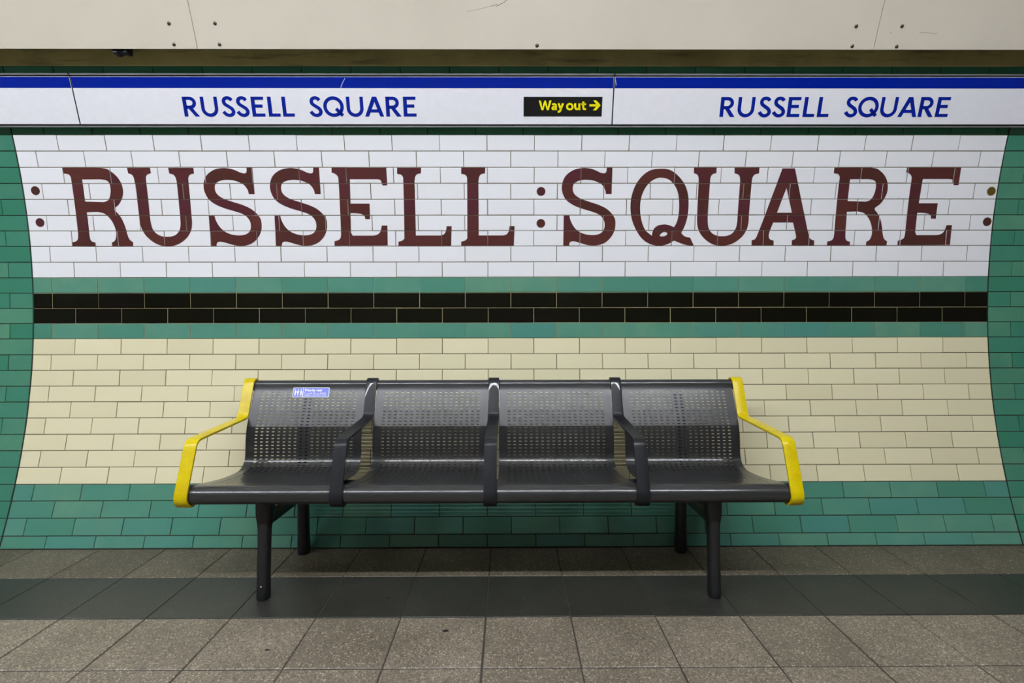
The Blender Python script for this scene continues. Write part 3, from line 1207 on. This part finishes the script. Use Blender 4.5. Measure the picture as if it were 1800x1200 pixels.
def armrest(x, mat):
    mb = MB()
    N = len(arm_path)
    rings = []
    for i in range(N):
        p = Vector(arm_path[i])
        a = Vector(arm_path[max(0, i - 1)])
        b = Vector(arm_path[min(N - 1, i + 1)])
        d = (b - a).normalized()
        n = Vector((-d.y, d.x)) * (ARM_T / 2)
        q1, q2 = p + n, p - n
        hw = ARM_W / 2
        e = 0.0015
        rings.append([(x - hw, q1.x, q1.y), (x + hw, q1.x, q1.y), (x + hw, q2.x, q2.y), (x - hw, q2.x, q2.y)])
    mb.loft(rings)
    return kb(mb.build('armrest', mat, None, bevel=0.0014, smooth=True, segs=2))


def cap_disc(x, c0, r, w):
    mb = MB()
    n = 24
    mb.loft([[(x + sx, c0[0] + r * cos(2 * pi * i / n), c0[1] + r * sin(2 * pi * i / n)) for i in range(n)] for sx in (-w / 2, w / 2)])
    return mb


for k in range(5):
    end = k in (0, 4)
    a = armrest(ARMX[k], M['yellow'] if end else M['black_paint'])
    if end:
        a['label'] = 'yellow end armrest'
    for c0, r in ((ROLL_T, RT + 0.002), (ROLL_F, RF + 0.002)):
        mb = cap_disc(ARMX[k], c0, r, ARM_W + (0.004 if end else 0.003))
        kb(mb.build('end_cap', M['rubber'], None, bevel=0.001, smooth=True))

# black support frames
LEGW = 0.0455


def tube_ring(c, ux, uy, rx, ry, n=16, power=2.6):
    out = []
    for i in range(n):
        a = 2 * pi * i / n
        ca, sa = cos(a), sin(a)
        k = (abs(ca) ** power + abs(sa) ** power) ** (-1 / power)
        out.append(Vector(c) + Vector(ux) * rx * k * ca + Vector(uy) * ry * k * sa)
    return out


def leg_tube(pts, name, parent, mat):
    """pts: (x, y, z, rx, ry) up a roughly vertical leg"""
    mb = MB()
    mb.loft([tube_ring((x, y, z), (1, 0, 0), (0, 1, 0), rx, ry) for (x, y, z, rx, ry) in pts])
    return keep(mb.build(name, mat, None, bevel=0.0012, smooth=True), parent)


FY = floor_pt(464.5, 1051)[1]
for fx in FRAMEX:
    fr = kb(empty('leg_frame', (fx, 2.3, 0)))
    fr.matrix_parent_inverse = Matrix.Translation(bench.location).inverted()
    y = FY + 0.004
    leg_tube([(fx, y, 0.0, 0.0215, 0.027), (fx, y, 0.012, 0.0235, 0.030), (fx, y, 0.03, 0.0228, 0.029), (fx, y + 0.008, 0.20, 0.0225, 0.028),
              (fx, y + 0.011, 0.262, 0.0235, 0.028), (fx, y + 0.013, 0.285, 0.0270, 0.030), (fx, y + 0.015, 0.315, 0.0325, 0.034), (fx, y + 0.017, 0.345, 0.0335, 0.036),
              (fx, y + 0.019, 0.405, 0.0330, 0.036)], 'front_leg', fr, M['leg_paint'])
    # rear post: foot by the wall, rises behind the backs to the top roll
    ry = 2.515
    leg_tube([(fx, ry, 0.0, 0.025, 0.03), (fx, ry, 0.02, 0.027, 0.032), (fx, ry - 0.004, 0.10, 0.0245, 0.029), (fx, ry - 0.012, 0.35, 0.0235, 0.028),
              (fx, ry - 0.008, 0.50, 0.023, 0.026), (fx, ry + 0.002, 0.60, 0.022, 0.022), (fx, ry + 0.045, 0.72, 0.021, 0.015)], 'rear_leg', fr, M['leg_paint'])
    mb = MB()
    rings = []
    for t in range(7):
        q = t / 6
        yy_, zz_ = y + 0.01 + (ry - y - 0.02) * q, 0.290 - 0.012 * q
        rings.append(tube_ring((fx, yy_, zz_), (1, 0, 0), (0, 0, 1), 0.017, 0.028))
    mb.loft(rings)
    keep(mb.build('cross_bar', M['leg_paint'], None, bevel=0.001, smooth=True), fr)
    mb = MB()
    mb.box(fx - 0.022, fx + 0.022, y + 0.02, 2.50, 0.385, 0.405)
    keep(mb.build('seat_bracket', M['leg_paint'], None, bevel=0.003), fr)
    if fx < 0:
        c0 = Vector((fx + 0.002, y - 0.0285, 0.052))
        mb = MB()
        n = 12
        mb.loft([[c0 + Vector((0.0055 * s_ * cos(2 * pi * i / n), dy, 0.0055 * s_ * sin(2 * pi * i / n))) for i in range(n)] for (s_, dy) in ((1, 0.004), (1, -0.001), (0.6, -0.003))])
        keep(mb.build('bolt', M['screw'], None, smooth=True), fr)
mb = MB()
n = 18
mb.loft([[(x, 2.27 + 0.028 * cos(2 * pi * i / n), 0.372 + 0.028 * sin(2 * pi * i / n)) for i in range(n)] for x in (ARMX[0] + 0.06, ARMX[4] - 0.06)])
kb(mb.build('beam', M['leg_paint'], None, smooth=True))

# priority seat sticker on the left seat back
BK0 = Vector((0, 2.4335, 0.5905))
BK1 = Vector((0, 2.5045, 0.745))
BU = (BK1 - BK0).normalized()
BN = Vector((0, -BU.z, BU.y))


def hit_back(px, py):
    o, d = ray(px, py)
    t = (BK0 - o).dot(BN) / d.dot(BN)
    p = o + d * t
    return p.x, (p - BK0).dot(BU)


def B3(x, t, lift):
    p = BK0 + BU * t + BN * lift
    return Vector((x, p.y, p.z))


def on_back(name, polys, mat, parent, lift):
    V, Fc = [], []
    for q in polys:
        b = len(V)
        V += [B3(x, t, lift) for (x, t) in q]
        Fc.append(tuple(range(b, b + len(q))))
    me = bpy.data.meshes.new(name)
    me.from_pydata([tuple(v) for v in V], [], Fc)
    bm = bmesh.new()
    bm.from_mesh(me)
    bm.normal_update()
    for f in bm.faces:
        if f.normal.dot(BN) < 0:
            f.normal_flip()
    bm.to_mesh(me)
    bm.free()
    return keep(link(name, me, mat), parent)


def rrect(x0, x1, t0, t1, r, n=5):
    pts = []
    for (cx_, cy_, a0) in ((x1 - r, t1 - r, 0), (x0 + r, t1 - r, pi / 2), (x0 + r, t0 + r, pi), (x1 - r, t0 + r, 1.5 * pi)):
        for i in range(n + 1):
            a = a0 + pi / 2 * i / n
            pts.append((cx_ + r * cos(a), cy_ + r * sin(a)))
    return pts


xa, ta = hit_back(513.5, 698)
xb_, _ = hit_back(577.5, 698)
_, tb = hit_back(546, 681)
pl = B3((xa + xb_) / 2, ta, 0)
stk = empty('priority_sticker', pl)
kb(stk)
sx0, sx1 = xa, xb_
mb = MB()
lo = rrect(sx0, sx1, ta, tb, 0.004)
mb.loft([[B3(x, t, 0.0001) for (x, t) in lo], [B3(x, t, 0.0009) for (x, t) in lo]])
keep(mb.build('border', M['sticker_white'], None), stk)
e = 0.0026
xd = sx0 + (sx1 - sx0) * 0.283
on_back('blue_field', [rrect(sx0 + e, xd - e * 0.5, ta + e, tb - e, 0.002)], M['sticker_blue'], stk, 0.0011)
on_back('blue_field', [rrect(xd + e * 0.5, sx1 - e, ta + e, tb - e, 0.002)], M['sticker_blue'], stk, 0.0011)
hh = tb - ta
for i in range(3):
    figs = []
    cx_ = sx0 + (xd - sx0) * (0.24 + 0.27 * i)
    b0 = ta + hh * 0.17
    figs.append([(cx_ + 0.0024 * cos(a * pi / 5), b0 + hh * 0.60 + 0.0024 * sin(a * pi / 5)) for a in range(10)])
    w1 = 0.0027
    figs.append([(cx_ - w1, b0 + hh * 0.30), (cx_ + w1 * (1.5 if i == 1 else 1), b0 + hh * 0.30), (cx_ + w1, b0 + hh * 0.50), (cx_ - w1, b0 + hh * 0.50)])
    figs.append([(cx_ - w1 * 0.9, b0), (cx_ - 0.0002, b0), (cx_ + 0.0002, b0 + hh * 0.32), (cx_ - w1, b0 + hh * 0.32)])
    figs.append([(cx_ + 0.0004, b0), (cx_ + w1 * 0.9, b0), (cx_ + w1, b0 + hh * 0.32), (cx_ + 0.0002, b0 + hh * 0.32)])
    if i == 0:
        figs += stroke2d([(cx_ + w1, b0 + hh * 0.46), (cx_ + 0.0075, b0 + hh * 0.30)], 0.0016)
    if i == 1:
        figs += stroke2d([(cx_ - w1, b0 + hh * 0.46), (cx_ - 0.006, b0 + hh * 0.34), (cx_ - w1, b0 + hh * 0.26)], 0.0016)
    if i == 2:
        figs += stroke2d([(cx_ + w1, b0 + hh * 0.46), (cx_ + 0.006, b0 + hh * 0.30), (cx_ + 0.007, b0)], 0.0014)
    on_back('pictogram', figs, M['sticker_white'], stk, 0.0013)


def text_on_back(body, x0, t0, size, maxw, bold):
    cu = bpy.data.curves.new('text', 'FONT')
    cu.body = body
    cu.size = 1.0
    cu.offset = bold
    cu.resolution_u = 2
    ob = bpy.data.objects.new('text', cu)
    me = bpy.data.meshes.new_from_object(ob)
    xs_ = [v.co.x for v in me.vertices]
    w = max(xs_) - min(xs_)
    k = min(size, maxw / w) if maxw else size
    polys = [[(x0 + me.vertices[i].co.x * k, t0 + me.vertices[i].co.y * size) for i in p.vertices] for p in me.polygons]
    bpy.data.objects.remove(ob)
    bpy.data.meshes.remove(me)
    bpy.data.curves.remove(cu)
    return polys


tx = xd + 0.0065
for line in (text_on_back('Priority seat', tx, ta + hh * 0.60, hh * 0.36, 0.078, 0.02),
             text_on_back('For people who are disabled,', tx - 0.001, ta + hh * 0.365, hh * 0.185, 0.106, 0.02),
             text_on_back('pregnant or less able to stand', tx - 0.001, ta + hh * 0.165, hh * 0.185, 0.112, 0.02)):
    on_back('sticker_text', line, M['sticker_white'], stk, 0.0013)

# ------------------------------------------------------------------ lamps over the platform edge
for i in range(5):                                    # the row stops short of the right-hand end, which is dimmer
    xc = -5.0 + i * 1.7
    la = empty('strip_light', (xc, LAMP_Y, LAMP_Z))
    tag(la, 'fluorescent strip light hung under the tunnel crown', 'lamp', 'strip lights under the tunnel crown')
    mb = MB()
    n = 14
    mb.loft([[(x, LAMP_Y + 0.022 * cos(2 * pi * k / n), LAMP_Z + 0.022 * sin(2 * pi * k / n)) for k in range(n)] for x in (xc - 0.80, xc + 0.80)])
    keep(mb.build('tube', M['lamp'], None, smooth=True), la)
    mb = MB()
    mb.box(xc - 0.84, xc + 0.84, LAMP_Y - 0.05, LAMP_Y + 0.05, LAMP_Z + 0.045, LAMP_Z + 0.10)
    mb.box(xc - 0.84, xc - 0.80, LAMP_Y - 0.02, LAMP_Y + 0.02, LAMP_Z - 0.026, LAMP_Z + 0.05)
    mb.box(xc + 0.80, xc + 0.84, LAMP_Y - 0.02, LAMP_Y + 0.02, LAMP_Z - 0.026, LAMP_Z + 0.05)
    keep(mb.build('housing', M['sign_white'], None, bevel=0.004), la)
    top = ZC + sqrt(R * R - (LAMP_Y - YC) ** 2)
    for dx in (-0.5, 0.5):
        mb = MB()
        mb.box(xc + dx - 0.008, xc + dx + 0.008, LAMP_Y - 0.008, LAMP_Y + 0.008, LAMP_Z + 0.10, top)
        keep(mb.build('hanger', M['alu'], None), la)
